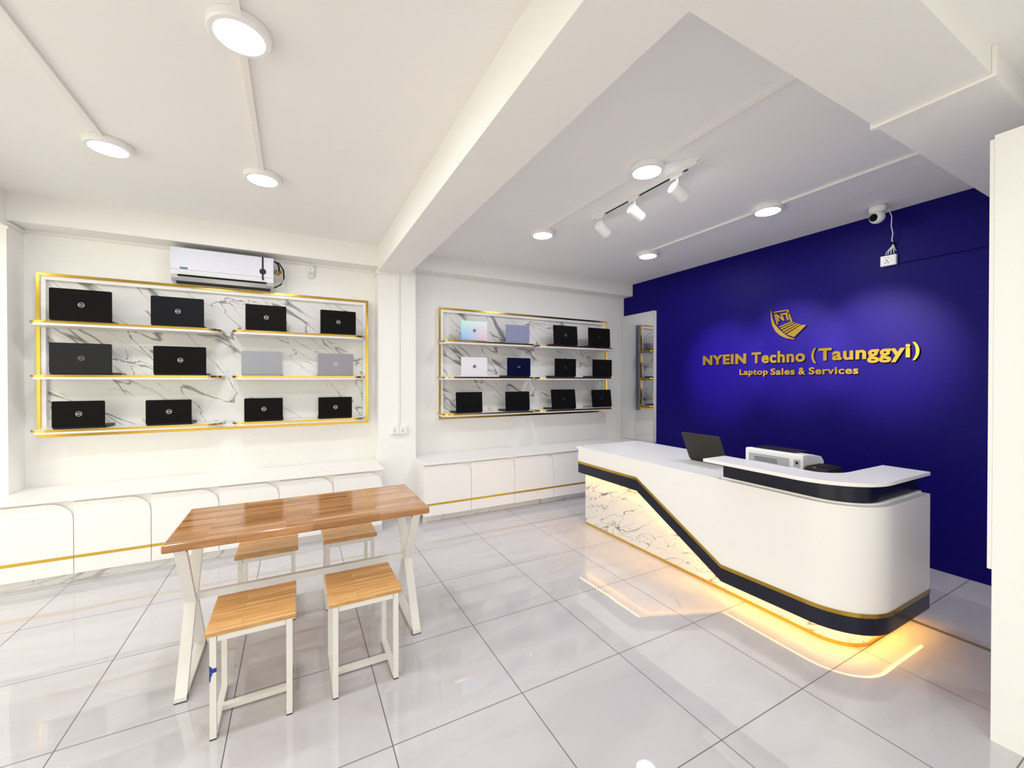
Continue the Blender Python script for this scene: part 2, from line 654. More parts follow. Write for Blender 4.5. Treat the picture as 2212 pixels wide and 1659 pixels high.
# ------------------------------------------------------------------ display frames
def display(x0, x1, label):
    z0, z1, yf = 1.023, 2.318, 4.54
    t = thing('wall_display', ((x0 + x1) / 2, yf, z0), label, 'display panel', 'marble wall displays in gold frames')
    off = t.location

    def ring(a, ya, yb, b):
        m = MB()
        m.box(x0 + a, x1 - a, ya, yb, z1 - b, z1 - a).box(x0 + a, x1 - a, ya, yb, z0 + a, z0 + b)
        m.box(x0 + a, x0 + b, ya, yb, z0 + b, z1 - b).box(x1 - b, x1 - a, ya, yb, z0 + b, z1 - b)
        return m
    ring(0.0, yf + 0.002, YW, 0.050).build('white_frame', WHITE, t, off)
    ring(-0.002, yf - 0.004, yf + 0.006, 0.021).build('gold_trim', GOLDF, t, off, bev=0.001)
    MB().box(x0 + 0.05, x1 - 0.05, yf + 0.035, YW - 0.001, z0 + 0.05, z1 - 0.05).build('marble_back', MARB, t, off)
    return t


display(-1.789, 0.690, 'large marble wall display in a gold frame left of the column')
display(1.472, 3.979, 'marble wall display in a gold frame right of the column, near the blue wall')
SH = (1.922, 1.514, 1.098)
YS = 4.31


def shelf(x0, x1, z, label, group):
    t = thing('display_shelf', ((x0 + x1) / 2, 4.573, z), label, 'shelf', group)
    off = t.location

    def outline(e):
        r = 0.11
        a, b, y0 = x0 + e, x1 - e, YS + e
        p = [(a, 4.573)] + arc(a + r, y0 + r, r, PI, 1.5 * PI, 8) + arc(b - r, y0 + r, r, -PI / 2, 0, 8) + [(b, 4.573)]
        return p
    MB().prism(outline(0.010), 'z', z - 0.033, z - 0.016).build('under_board', WHITE, t, off, smooth=True)
    MB().prism(outline(0.004), 'z', z - 0.016, z).build('board', WHITE, t, off, smooth=True)
    # gold edging band
    po, pi_ = outline(0.0), outline(0.0045)
    m = MB()
    n = len(po)
    for i in range(n - 1):
        q = [po[i], po[i + 1], pi_[i + 1], pi_[i]]
        m.add([(x, y, z - 0.016) for x, y in q] + [(x, y, z + 0.0005) for x, y in q], [(0, 1, 5, 4), (2, 3, 7, 6), (4, 5, 6, 7), (3, 2, 1, 0)])
    m.build('gold_edge', GOLDF, t, off, smooth=True)


rows = ['top', 'middle', 'bottom']
for (xa, xb_), side, gname in (((-1.77, -0.575), 'left', 'left display'), ((-0.50, 0.640), 'right', 'left display'),
                               ((1.465, 2.675), 'left', 'right display'), ((2.715, 3.965), 'right', 'right display')):
    for k, z in enumerate(SH):
        shelf(xa, xb_, z, 'gold-edged white %s shelf on the %s half of the %s' % (rows[k], side, gname), 'gold-edged shelves of the ' + gname)

# ------------------------------------------------------------------ laptops
LBLK = mat('matte_black_laptop_lid', (0.0030, 0.0022, 0.0022), 0.5, spec=0.10)
LBLN = mat('soft_black_laptop_lid', (0.0050, 0.0052, 0.0080), 0.5, spec=0.12)
LGRY = mat('charcoal_laptop_lid', (0.0145, 0.0150, 0.0165), 0.5, spec=0.15)
LSIL = mat('silver_laptop_lid', (0.28, 0.285, 0.32), 0.45, 0.1)
LLIL = mat('lilac_silver_laptop_lid', (0.26, 0.245, 0.285), 0.45, 0.1)
LBLU = mat('pale_blue_laptop_lid', (0.24, 0.255, 0.40), 0.42, 0.1)
LWHT = mat('white_laptop_lid', (0.74, 0.72, 0.78), 0.4)
LNAV = mat('navy_blue_laptop_lid', (0.0010, 0.0014, 0.026), 0.4, spec=0.15)
LPRL = pearl_lid()
LTAU = mat('dark_grey_laptop_lid', (0.034, 0.030, 0.026), 0.5, spec=0.2)
MSIL = mat('silver_logo', (0.62, 0.62, 0.64), 0.3, 0.3)
MDIM = mat('dim_grey_logo', (0.05, 0.05, 0.06), 0.35, 0.3)
MGRD = mat('mid_grey_logo', (0.22, 0.22, 0.25), 0.35, 0.3)
MCOP = mat('bronze_logo', (0.30, 0.22, 0.19), 0.35, 0.4)
MDRK = mat('dark_logo', (0.04, 0.045, 0.055), 0.35)
MBLU = mat('blue_violet_logo', (0.05, 0.05, 0.22), 0.35, 0.2)
SCRN = mat('dark_screen', (0.004, 0.004, 0.005), 0.12)
KEYS = mat('keyboard_keys', (0.02, 0.02, 0.022), 0.6)


def put_text(m, body, cx, cz, wd, ht, y, bold=0.01, th=0.0008):
    vs, fs, asp = text_mesh(body, bold)
    m.add([(cx + (v[0] - 0.5) * wd, y - v[2] * th, cz + (v[1] - 0.5) * ht) for v in vs], fs)


def logo_mesh(kind, cx, cz, y):
    m = MB()

    def ring(r, w_, ty=0.0008):
        n = 28
        o_ = [(cx + r * cos(2 * PI * k / n), cz + r * sin(2 * PI * k / n)) for k in range(n)]
        i_ = [(cx + (r - w_) * cos(2 * PI * k / n), cz + (r - w_) * sin(2 * PI * k / n)) for k in range(n)]
        for k in range(n):
            j = (k + 1) % n
            q = [o_[k], o_[j], i_[j], i_[k]]
            m.add([(a, y, b) for a, b in q] + [(a, y - ty, b) for a, b in q], [(4, 5, 6, 7), (0, 1, 5, 4), (2, 3, 7, 6)])
    if kind == 'ring':
        ring(0.0185, 0.0028)
        put_text(m, 'DELL', cx, cz, 0.027, 0.0088, y, 0.03)
    elif kind == 'hp':
        n = 32
        m.add([(cx + 0.019 * cos(2 * PI * k / n), y - 0.0006, cz + 0.019 * sin(2 * PI * k / n)) for k in range(n)], [tuple(range(n))])
        m.cur = 1
        put_text(m, 'hp', cx, cz - 0.0005, 0.022, 0.025, y - 0.0006, 0.0)
    elif kind == 'hpring':
        ring(0.019, 0.003)
        put_text(m, 'hp', cx, cz, 0.016, 0.02, y, 0.0)
    elif kind == 'acer':
        put_text(m, 'acer', cx, cz, 0.040, 0.011, y, 0.01)
    elif kind == 'asus':
        put_text(m, '/SUS', cx, cz, 0.040, 0.009, y, 0.02)
    elif kind == 'lenovo':
        put_text(m, 'Lenovo', cx, cz, 0.058, 0.009, y, 0.0)
    return m


def laptop(x0, x1, z, ztop, lid_m, logo, logo_m, label, group, y=4.335, tilt=0.0, base_m=None, rz=0.0, depth=0.222, origin=None, lx_=0.0, lz_=None):
    W = x1 - x0
    H = ztop - z
    org = origin or ((x0 + x1) / 2, y, z + 0.0012)
    t = thing('laptop', org, label, 'laptop', group, rz)
    base_m = base_m or BLACK
    h = W / 2
    b = MB()
    c = 0.012
    poly = [(-h + c, 0.004), (h - c, 0.004), (h, 0.004 + c), (h, depth - c), (h - c, depth), (-h + c, depth), (-h, depth - c), (-h, 0.004 + c)]
    base = b.prism(poly, 'z', -0.0006, 0.018).build('base', base_m, t, bev=0.0015)
    kb = MB()
    nx = 15
    for r in range(6):
        for k in range(nx):
            kx = -h + 0.03 + (W - 0.06) * k / nx
            kb.box(kx, kx + (W - 0.06) / nx - 0.003, 0.035 + r * 0.0165, 0.035 + r * 0.0165 + 0.0135, 0.018, 0.0188)
    kb.build('keyboard', KEYS, base)
    MB().box(-0.05, 0.05, depth - 0.075, depth - 0.012, 0.018, 0.0184).build('touchpad', MDRK if base_m is not BLACK else LBLN, base)
    MB().tube([(-h * 0.72, 0.007, 0.0165), (h * 0.72, 0.007, 0.0165)], 0.006, 10).build('hinge', SOOT, t, smooth=True)
    # lid hinged on the rear edge, outer face towards the room
    R = Matrix.Translation((0, 0.004, 0.012)) @ Matrix.Rotation(-tilt, 4, 'X')
    L = (H - 0.012) / max(0.2, cos(tilt))
    cr = 0.009
    pl = [(-h, 0.0), (h, 0.0)] + [(h - cr + cr * cos(q), L - cr + cr * sin(q)) for q in (0, PI / 6, PI / 3, PI / 2)] + [(-h + cr + cr * cos(q), L - cr + cr * sin(q)) for q in (PI / 2, 2 * PI / 3, 5 * PI / 6, PI)]
    lid = MB().prism(pl, 'y', -0.004, 0.0035).xf(R).build('lid', lid_m, t, bev=0.001)
    MB().box(-h + 0.008, h - 0.008, 0.0036, 0.0042, 0.018, L - 0.009).xf(R).build('screen', SCRN, lid)
    if logo:
        lz = lz_ if lz_ is not None else L * 0.5
        lm = logo_mesh(logo, lx_, lz, -0.0042).xf(R)
        lm.build('logo', logo_m, lid)
    return t


def sx(v): return v * 4.335 / 4.39
def sz(v): return 1.47 + (v - 1.47) * 4.335 / 4.39


LG = 'laptops on the left display'
RG = 'laptops on the right display'
HPB = [MDRK, MSIL]
LAPS = [
 (-1.663, -1.303, 0, 2.183, LBLK, 'ring', MSIL, 'black laptop at the left end of the top row of the left display', LG, 0),
 (-1.062, -0.702, 0, 2.179, LBLN, 'ring', MSIL, 'bluish-black laptop second from left in the top row of the left display', LG, 0),
 (-0.397, -0.070, 0, 2.168, LBLK, 'ring', MSIL, 'black laptop third from left in the top row of the left display', LG, 0),
 (0.222, 0.550, 0, 2.166, LBLK, 'ring', MSIL, 'black laptop at the right end of the top row of the left display', LG, 0),
 (-1.665, -1.305, 1, 1.763, LGRY, 'ring', MCOP, 'charcoal grey laptop at the left end of the middle row of the left display', LG, 0),
 (-1.047, -0.688, 1, 1.761, LBLK, 'ring', MSIL, 'black laptop in the left display between the charcoal and the silver one', LG, 0),
 (-0.429, -0.107, 1, 1.740, LSIL, 'ring', MGRD, 'silver laptop third from left in the middle row of the left display', LG, 0),
 (0.199, 0.523, 1, 1.738, LLIL, 'ring', MSIL, 'lilac-silver laptop at the right end of the middle row of the left display', LG, 0),
 (-1.653, -1.349, 2, 1.310, LBLK, 'ring', MSIL, 'black laptop at the left end of the bottom row of the left display', LG, 0),
 (-1.098, -0.792, 2, 1.307, LBLK, 'ring', MSIL, 'black laptop second from left in the bottom row of the left display', LG, 0),
 (-0.409, -0.102, 2, 1.308, LBLK, 'ring', MSIL, 'black laptop third from left in the bottom row of the left display', LG, 0),
 (0.202, 0.511, 2, 1.306, LBLK, 'ring', MSIL, 'black laptop at the right end of the bottom row of the left display', LG, 0),
 (1.689, 2.015, 0, 2.163, LPRL, 'hp', HPB, 'iridescent pastel laptop with a dark round logo, top row of the right display', RG, 0),
 (2.266, 2.595, 0, 2.151, LBLU, 'asus', MGRD, 'pale blue-grey laptop second from left in the top row of the right display', RG, 0),
 (2.964, 3.346, 0, 2.192, SOOT, 'ring', MGRD, 'large black laptop third from left in the top row of the right display', RG, 4),
 (3.527, 3.908, 0, 2.192, SOOT, 'ring', MDIM, 'large black laptop at the right end of the top row of the right display', RG, 2),
 (1.689, 2.018, 1, 1.742, LWHT, 'hp', HPB, 'white laptop with a dark round logo in the middle row of the right display', RG, 0),
 (2.284, 2.611, 1, 1.749, LNAV, 'acer', MSIL, 'navy blue laptop beside the white one in the right display', RG, 0),
 (2.978, 3.315, 1, 1.758, SOOT, 'ring', MDIM, 'black laptop third from left in the middle row of the right display', RG, 0),
 (3.597, 3.937, 1, 1.760, SOOT, 'ring', MDIM, 'black laptop at the right end of the middle row of the right display', RG, 0),
 (1.628, 1.956, 2, 1.337, SOOT, None, None, 'plain black laptop at the left end of the bottom row of the right display', RG, 3),
 (2.265, 2.603, 2, 1.335, SOOT, None, None, 'plain black laptop second from left in the bottom row of the right display', RG, 4),
 (2.937, 3.320, 2, 1.353, SOOT, 'ring', MDIM, 'wide black laptop with a faint ring logo in the bottom row of the right display', RG, 7),
 (3.598, 3.940, 2, 1.343, SOOT, 'hpring', MBLU, 'black laptop with silver base and violet logo in the right display, bottom row', RG, 7),
]
for x0, x1, r, zt, lm, lg, lgm, lab, grp, tl in LAPS:
    bm_ = LSIL if lm in (LSIL, LLIL, LBLU, LPRL) or lg == 'hpring' else (LWHT if lm is LWHT else BLACK)
    laptop(sx(x0), sx(x1), SH[r] + 0.001, sz(zt), lm, lg, lgm, lab, grp, tilt=radians(tl), base_m=bm_)
laptop(0, 0.348, 0.0, 0.238, LTAU, 'lenovo', MDIM, 'dark grey laptop open on the reception counter', None, tilt=radians(-25), rz=-PI / 2,
       origin=(2.968, 2.176, 0.8032), lx_=-0.118, lz_=0.208, depth=0.23)

# ------------------------------------------------------------------ reception counter
XF, YE, XE, YT = 2.556, 0.975, 3.335, 3.345      # front, near side, right end, far end of the body
RC = 0.28


def plan(off, x_end=XE, y_start=YT):
    """path of the counter outline, offset inwards; list of (x, y)"""
    r = max(0.02, RC - off)
    x, y = XF + off, YE + off
    p = []
    n = 30
    for i in range(n + 1):
        p.append((x, y_start + (y + r - y_start) * i / n))
    for q in range(1, 17):
        a = PI + (PI / 2) * q / 16
        p.append((x + r + r * cos(a), y + r + r * sin(a)))
    for i in range(1, 7):
        p.append((x + r + (x_end - x - r) * i / 6, y))
    return p


KN = [(YT, 0.538), (2.545, 0.538), (1.772, 0.108), (1.25, 0.118), (-9, 0.118)]


def zig(y):
    """lower edge of the navy band at depth y along the front"""
    for (ya, za), (yb, zb_) in zip(KN, KN[1:]):
        if yb <= y <= ya:
            return za + (zb_ - za) * (ya - y) / (ya - yb)
    return KN[0][1] if y > KN[0][0] else 0.118


def front_path(off):
    # exact break points included
    r = max(0.02, RC - off)
    ys = sorted(set([YT, 2.545, 1.772, YE + off + r] + [YT - 0.05 * i for i in range(1, 42) if YT - 0.05 * i > YE + off + r + 0.02]), reverse=True)
    x, y = XF + off, YE + off
    p = [(x, q, q) for q in ys]
    for k in range(1, 17):
        a = PI + (PI / 2) * k / 16
        p.append((x + r + r * cos(a), y + r + r * sin(a), 1.0))
    for i in range(1, 5):
        p.append((x + r + (XE - x - r) * i / 4, y, 1.0))
    return p


def band(o0, o1, zl, zh):
    """solid wall following the counter outline between offsets o0 and o1, heights given by functions of y"""
    A, B = front_path(o0), front_path(o1)
    n = min(len(A), len(B))
    if len(A) != len(B):
        # resample B on the y stations of A
        r = max(0.02, RC - o1)
        x, y = XF + o1, YE + o1
        B = []
        for (ax, ay, s) in A:
            if s != 1.0:
                B.append((x, max(ay, y + r), s))
        k = 0
        for (ax, ay, s) in A:
            if s == 1.0:
                k += 1
                if k <= 16:
                    a = PI + (PI / 2) * k / 16
                    B.append((x + r + r * cos(a), y + r + r * sin(a), 1.0))
                else:
                    B.append((x + r + (XE - x - r) * (k - 16) / 4, y, 1.0))
    m = MB()
    vs = []
    for (ax, ay, s), (bx, by, s2) in zip(A, B):
        vs += [(ax, ay, zl(s)), (ax, ay, zh(s)), (bx, by, zh(s)), (bx, by, zl(s))]
    fs = []
    N = len(A)
    for i in range(N - 1):
        a, b = 4 * i, 4 * (i + 1)
        for k in range(4):
            j = (k + 1) % 4
            fs.append((a + k, b + k, b + j, a + j))
    fs += [(0, 1, 2, 3), (4 * (N - 1) + 3, 4 * (N - 1) + 2, 4 * (N - 1) + 1, 4 * (N - 1))]
    return m.add(vs, fs)


ct = thing('reception_counter', (2.95, 2.2, 0), 'white reception counter with a navy and gold zigzag band over a lit marble base', 'reception counter')
co = ct.location
NB, GB = 0.093, 0.022
band(0.0, 0.02, lambda s: zig(s) + NB + GB, lambda s: 0.785).build('white_panel', WHITE, ct, co, smooth=True)
band(-0.004, 0.02, lambda s: zig(s) + NB, lambda s: zig(s) + NB + GB).build('gold_zigzag', GOLDF, ct, co, smooth=True)
band(0.0, 0.02, lambda s: zig(s), lambda s: zig(s) + NB).build('navy_band', NAVY, ct, co, smooth=True)
band(0.02, 0.115, lambda s: zig(s) + 0.012, lambda s: zig(s) + 0.03).build('soffit', WHITE, ct, co, smooth=True)
band(0.092, 0.11, lambda s: 0.020, lambda s: zig(s) + 0.014).build('marble_base', MARC, ct, co, smooth=True)
band(0.090, 0.115, lambda s: 0.0, lambda s: 0.020).build('gold_base_strip', GOLDP, ct, co, smooth=True)
band(0.026, 0.038, lambda s: zig(s) + 0.004, lambda s: zig(s) + 0.0115).build('led_strip', LEDW, ct, co, smooth=True)
top_poly = [(XF, YT + 0.02)] + [(x, y) for x, y in plan(0.0)[1:]] + [(XE, YE), (XE + 0.06, YE + 0.10), (3.40, YT + 0.02)]
top_poly = [(XF - 0.012, YT + 0.02)] + [(XF - 0.012, YT - 0.02), (XF, YT - 0.03)] + plan(0.0)[1:] + [(XE, YE + 0.09), (3.40, YE + 0.10), (3.40, YT + 0.02)]
MB().prism(top_poly, 'z', 0.785, 0.800).build('desk_top', WHITE, ct, co, bev=0.001)
MB().box(XF + 0.02, 3.36, YT - 0.02, YT, 0.55, 0.785).box(XF + 0.10, 3.36, YT - 0.02, YT, 0.0, 0.55).build('side_panel', WHITE, ct, co)
MB().box(3.315, 3.333, YE + 0.02, YE + 0.40, 0.14, 0.785).build('end_panel', WHITE, ct, co)

# raised ledge
def polyband(pa, pb, z0, z1):
    m = MB()
    vs = []
    for (a, b) in zip(pa, pb):
        vs += [(a[0], a[1], z0), (a[0], a[1], z1), (b[0], b[1], z1), (b[0], b[1], z0)]
    fs = []
    N = len(pa)
    for i in range(N - 1):
        for k in range(4):
            j = (k + 1) % 4
            fs.append((4 * i + k, 4 * (i + 1) + k, 4 * (i + 1) + j, 4 * i + j))
    fs += [(0, 1, 2, 3), (4 * N - 1, 4 * N - 2, 4 * N - 3, 4 * N - 4)]
    return m.add(vs, fs)


def rpath(x, y, r, ye, xe):
    return [(x, ye), (x, y + r)] + arc(x + r, y + r, r, PI, 1.5 * PI, 16)[1:] + [(xe, y)]


polyband(rpath(2.618, 1.026, 0.21, 1.80, 3.33), rpath(2.66, 1.068, 0.168, 1.80, 3.33), 0.80, 0.926).build('ledge_riser', NAVY, ct, co, smooth=True)
polyband(rpath(2.606, 1.014, 0.222, 1.805, 3.335), rpath(2.62, 1.028, 0.208, 1.805, 3.335), 0.80, 0.808).build('riser_bead', WHITE, ct, co, smooth=True)
sl = [(2.665, 1.825), (2.440, 1.825), (2.440, 1.26)] + arc(2.75, 1.26, 0.31, PI, 1.5 * PI, 18, 0.312)[1:] + [(3.245, 0.948), (3.245, 1.165), (2.83, 1.165)] + \
    [(2.83 - 0.165 * sin(q), 1.28 - 0.115 * cos(q)) for q in [PI / 2 * k / 10 for k in range(1, 11)]]
MB().prism(sl, 'z', 0.924, 0.944).build('ledge_top', WHITE, ct, co, bev=0.0015)

# printer
pt = thing('printer', (2.90, 1.63, 0.8005), 'white laser printer seen from behind, standing behind the counter ledge', 'printer')
po = (2.90, 1.63, 0.8005)
prof = [(2.90, 0.801), (3.16, 0.801), (3.16, 0.93), (3.13, 0.962), (3.03, 0.982), (2.915, 0.988), (2.90, 0.984)]
MB().prism([(b, a) for a, b in []] or [(x, z) for x, z in prof], 'y', 1.443, 1.822).build('casing', GLOSSW, pt, po, bev=0.006)
MB().box(2.95, 3.13, 1.52, 1.80, 0.970, 0.9885).build('output_tray', BLACK, pt, po)
MB().box(2.897, 2.902, 1.525, 1.795, 0.83, 0.955).build('rear_panel', GREYP, pt, po)
vv = MB()
for r in range(3):
    for k in range(34):
        vv.box(2.8955, 2.898, 1.60 + k * 0.0046, 1.6024 + k * 0.0046, 0.930 - r * 0.011, 0.934 - r * 0.011)
vv.build('vent', BLACK, pt, po)
MB().box(2.8955, 2.898, 1.66, 1.76, 0.865, 0.900).build('rating_label', GLOSSW, pt, po)
MB().box(2.897, 2.901, 1.458, 1.498, 0.905, 0.955).build('port_recess', GREYP, pt, po)
MB().box(2.895, 2.898, 1.470, 1.484, 0.925, 0.942).build('socket_hole', BLACK, pt, po)
MB().tube([(2.89, 1.50, 0.803), (2.885, 1.50, 0.85), (2.88, 1.485, 0.872), (2.885, 1.468, 0.86), (2.89, 1.462, 0.803)], 0.003, 8).build('power_cable', BLACK, pt, po, smooth=True)
rp = thing('receipt_printer', (2.99, 1.37, 0.8005), 'small black receipt printer beside the white printer on the counter', 'printer')
ro = (2.99, 1.37, 0.8005)
MB().prism([(2.893, 0.801), (3.10, 0.801), (3.10, 0.905), (3.07, 0.921), (2.95, 0.921), (2.893, 0.908)], 'y', 1.305, 1.432).build('casing', BLACK, rp, ro, bev=0.003)
MB().box(2.95, 3.08, 1.325, 1.412, 0.9205, 0.925).build('cover', LBLN, rp, ro, bev=0.001)
MB().box(2.91, 3.09, 1.427, 1.431, 0.919, 0.923).build('gold_edge', GOLDP, rp, ro)
MB().lathe([(0.009, 0), (0.009, 0.002)], 20, (2.93, 1.39, 0.917)).build('badge', SILV, rp, ro)

# ------------------------------------------------------------------ mirror
mt = thing('wall_mirror', (4.34, 4.28, 0.624), 'tall frameless mirror panel on the blue wall in the corner above the worktop', 'mirror')
mo = (4.34, 4.28, 0.624)
MB().box(4.316, 4.365, 3.985, 4.600, 0.624, 2.422).build('panel', WHITE, mt, mo)
MB().box(4.309, 4.316, 3.988, 4.597, 0.627, 2.419).build('mirror_glass', MIRR, mt, mo)

# ------------------------------------------------------------------ gold sign on the blue wall
def wall_text(body, y0, y1, z0, z1, parent, bold, depth=0.016, name='letter'):
    vs, fs, asp = text_mesh(body, bold)
    vv_ = [(XB - 0.002 - v[2] * depth, y0 - v[0] * (y0 - y1), z0 + v[1] * (z1 - z0)) for v in vs]
    for isl in islands(vs, fs):
        idx = sorted({i for f in isl for i in f})
        mp = {i: k for k, i in enumerate(idx)}
        m = MB().add([vv_[i] for i in idx], [tuple(mp[i] for i in f) for f in isl])
        m.build(name, GOLD, parent, parent.location)


s1 = thing('sign_lettering', (XB - 0.002, 2.3, 1.655), 'large raised gold lettering, upper line of the sign on the blue wall', 'sign lettering')
wall_text('NYEIN', 3.258, 2.727, 1.655, 1.768, s1, 0.050)
wall_text('Techno', 2.668, 2.149, 1.652, 1.772, s1, 0.034)
wall_text('(', 2.096, 2.055, 1.633, 1.778, s1, 0.03)
wall_text('Taunggyi', 2.037, 1.392, 1.621, 1.772, s1, 0.034)
wall_text(')', 1.380, 1.338, 1.633, 1.778, s1, 0.03)
s2 = thing('sign_lettering', (XB - 0.002, 2.3, 1.525), 'small raised gold lettering, lower line of the sign on the blue wall', 'sign lettering')
wall_text('Laptop', 2.805, 2.500, 1.514, 1.596, s2, 0.030, 0.012)
wall_text('Sales', 2.473, 2.242, 1.529, 1.597, s2, 0.030, 0.012)
wall_text('&', 2.211, 2.149, 1.529, 1.597, s2, 0.030, 0.012)
wall_text('Services', 2.119, 1.731, 1.529, 1.598, s2, 0.030, 0.012)
em = thing('wall_emblem', (XB - 0.002, 2.3, 1.87), 'gold laptop-shaped emblem with two letters above the sign on the blue wall', 'emblem')


def wpoly(pts, name, par):
    m = MB().prism(pts, 'x', XB - 0.018, XB - 0.002)
    return m.build(name, GOLD, par, em.location)


swo = [(2.464, 2.207), (2.472, 2.16), (2.469, 2.105), (2.455, 2.037), (2.422, 1.973), (2.377, 1.927), (2.321, 1.894), (2.246, 1.873)]
swi = [(2.242, 1.881), (2.289, 1.903), (2.336, 1.937), (2.390, 1.993), (2.432, 2.051), (2.452, 2.108), (2.460, 2.158)]
wpoly(swo + swi, 'swoosh', em)
wpoly([(2.444, 2.176), (2.304, 2.179), (2.264, 2.056), (2.281, 2.058), (2.316, 2.166), (2.442, 2.163)], 'screen_outline', em)
wpoly([(2.438, 2.151), (2.428, 2.151), (2.398, 2.044), (2.409, 2.041)], 'screen_outline', em)
for kp in ([(2.386, 2.020), (2.270, 2.058), (2.257, 2.050), (2.379, 2.009)], [(2.375, 2.000), (2.250, 2.045), (2.236, 2.038), (2.364, 1.987)],
           [(2.358, 1.978), (2.228, 2.033), (2.211, 2.026), (2.346, 1.963)], [(2.340, 1.955), (2.205, 2.022), (2.189, 2.016), (2.327, 1.942)],
           [(2.319, 1.934), (2.183, 2.012), (2.139, 2.004), (2.246, 1.899)]):
    wpoly(kp, 'keyboard_strip', em)
for ch, a, b in (('N', 2.426, 2.362), ('T', 2.358, 2.298)):
    vs, fs, asp = text_mesh(ch, 0.045)
    MB().add([(XB - 0.002 - v[2] * 0.016, a - v[0] * (a - b) - (1 - v[1]) * 0.026 + 0.0, 2.072 + v[1] * 0.078) for v in vs], fs).build('letter', GOLD, em, em.location)

# ------------------------------------------------------------------ table and stools
tb = thing('bar_table', (0.08, 2.6, 0), 'long oak-topped table on white crossed steel legs', 'table')
to = (0.08, 2.6, 0)
MB().box(-0.528, 0.690, 2.300, 2.900, 0.700, 0.738).build('tabletop', WOODT, tb, to, bev=0.008)
for X in (-0.467, 0.622):
    pts = [((X, 2.345, 0.012), (X, 2.560, 0.375)), ((X, 2.800, 0.012), (X, 2.585, 0.375)), ((X, 2.545, 0.375), (X, 2.345, 0.700)), ((X, 2.600, 0.375), (X, 2.805, 0.700))]
    for p, q in pts:
        MB().bar(p, q, 0.024, 0.046, (1, 0, 0)).build('leg', STEEL, tb, to)
    MB().box(X - 0.023, X + 0.023, 2.33, 2.815, 0.004, 0.024).build('foot_bar', STEEL, tb, to)
    MB().box(X - 0.023, X + 0.023, 2.332, 2.818, 0.680, 0.700).build('top_bar', STEEL, tb, to)
    MB().box(X - 0.024, X + 0.024, 2.33, 2.36, 0, 0.005).box(X - 0.024, X + 0.024, 2.785, 2.815, 0, 0.005).build('foot_cap', RUBB, tb, to)
MB().box(-0.445, 0.60, 2.557, 2.587, 0.360, 0.392).build('stretcher', STEEL, tb, to)


def make_stool():
    t = thing('stool', (0, 0, 0), None, 'stool', 'oak-topped stools around the table')
    MB().box(-0.166, 0.166, -0.167, 0.167, 0.424, 0.446).build('seat', WOODS, t, bev=0.006)
    for sx_ in (-1, 1):
        for sy_ in (-1, 1):
            x, y = sx_ * 0.1375, sy_ * 0.151
            lg = MB().box(x - 0.0115, x + 0.0115, y - 0.0115, y + 0.0115, 0.004, 0.424).build('leg', STEEL, t)
            MB().box(x - 0.012, x + 0.012, y - 0.012, y + 0.012, 0, 0.005).build('foot_cap', RUBB, lg)
        MB().box(sx_ * 0.1365 - 0.0125, sx_ * 0.1365 + 0.0125, -0.139, 0.139, 0.008, 0.030).build('side_rail', STEEL, t)
        MB().box(sx_ * 0.1365 - 0.0125, sx_ * 0.1365 + 0.0125, -0.139, 0.139, 0.400, 0.424).build('apron', STEEL, t)
    for sy_ in (-1, 1):
        MB().box(-0.124, 0.124, sy_ * 0.146 - 0.0125, sy_ * 0.146 + 0.0125, 0.400, 0.424).build('apron', STEEL, t)
    MB().box(-0.124, 0.124, -0.0125, 0.0125, 0.008, 0.030).build('stretcher', STEEL, t)
    return t


st0 = make_stool()
spots = [(-0.163, 2.190, 'oak-seated white stool in front of the table on the left, blue smear on one leg'),
         (0.300, 2.190, 'oak-seated white stool in front of the table on the right'),
         (-0.150, 2.985, 'oak-seated white stool behind the table on the left'),
         (0.322, 3.000, 'oak-seated white stool behind the table on the right')]
stools = [st0] + [copy_tree(st0) for _ in range(3)]
for s_, (x, y, lb) in zip(stools, spots):
    s_.location = (x, y, 0)
    s_['label'] = lb
fl = [c for c in st0.children if c.name.startswith('leg')][0]
MB().add([(-0.1495, -0.1632, 0.285), (-0.1405, -0.1632, 0.275), (-0.1245, -0.1632, 0.278), (-0.1245, -0.1632, 0.296), (-0.138, -0.1632, 0.293), (-0.144, -0.1632, 0.302), (-0.1495, -0.1632, 0.310)], [tuple(range(7))]).add(
    [(-0.1495, -0.1633, 0.245), (-0.146, -0.1633, 0.238), (-0.1435, -0.1633, 0.262), (-0.1385, -0.1633, 0.272), (-0.1495, -0.1633, 0.284)], [tuple(range(5))]).build('paint_smear', PAINTB, fl)

# ------------------------------------------------------------------ ceiling lights
def make_light():
    t = thing('ceiling_light', (0, 0, ZC), None, 'ceiling light', 'round surface-mounted ceiling lights')
    MB().lathe([(0.108, 0.0), (0.112, -0.004), (0.112, -0.028), (0.106, -0.036), (0.088, -0.037), (0.088, -0.034)], 40).build('housing', GLOSSW, t, smooth=True)
    MB().lathe([(0.088, -0.030), (0.088, -0.036), (0.05, -0.0375)], 40).build('diffuser', DIFF, t, smooth=True)
    return t


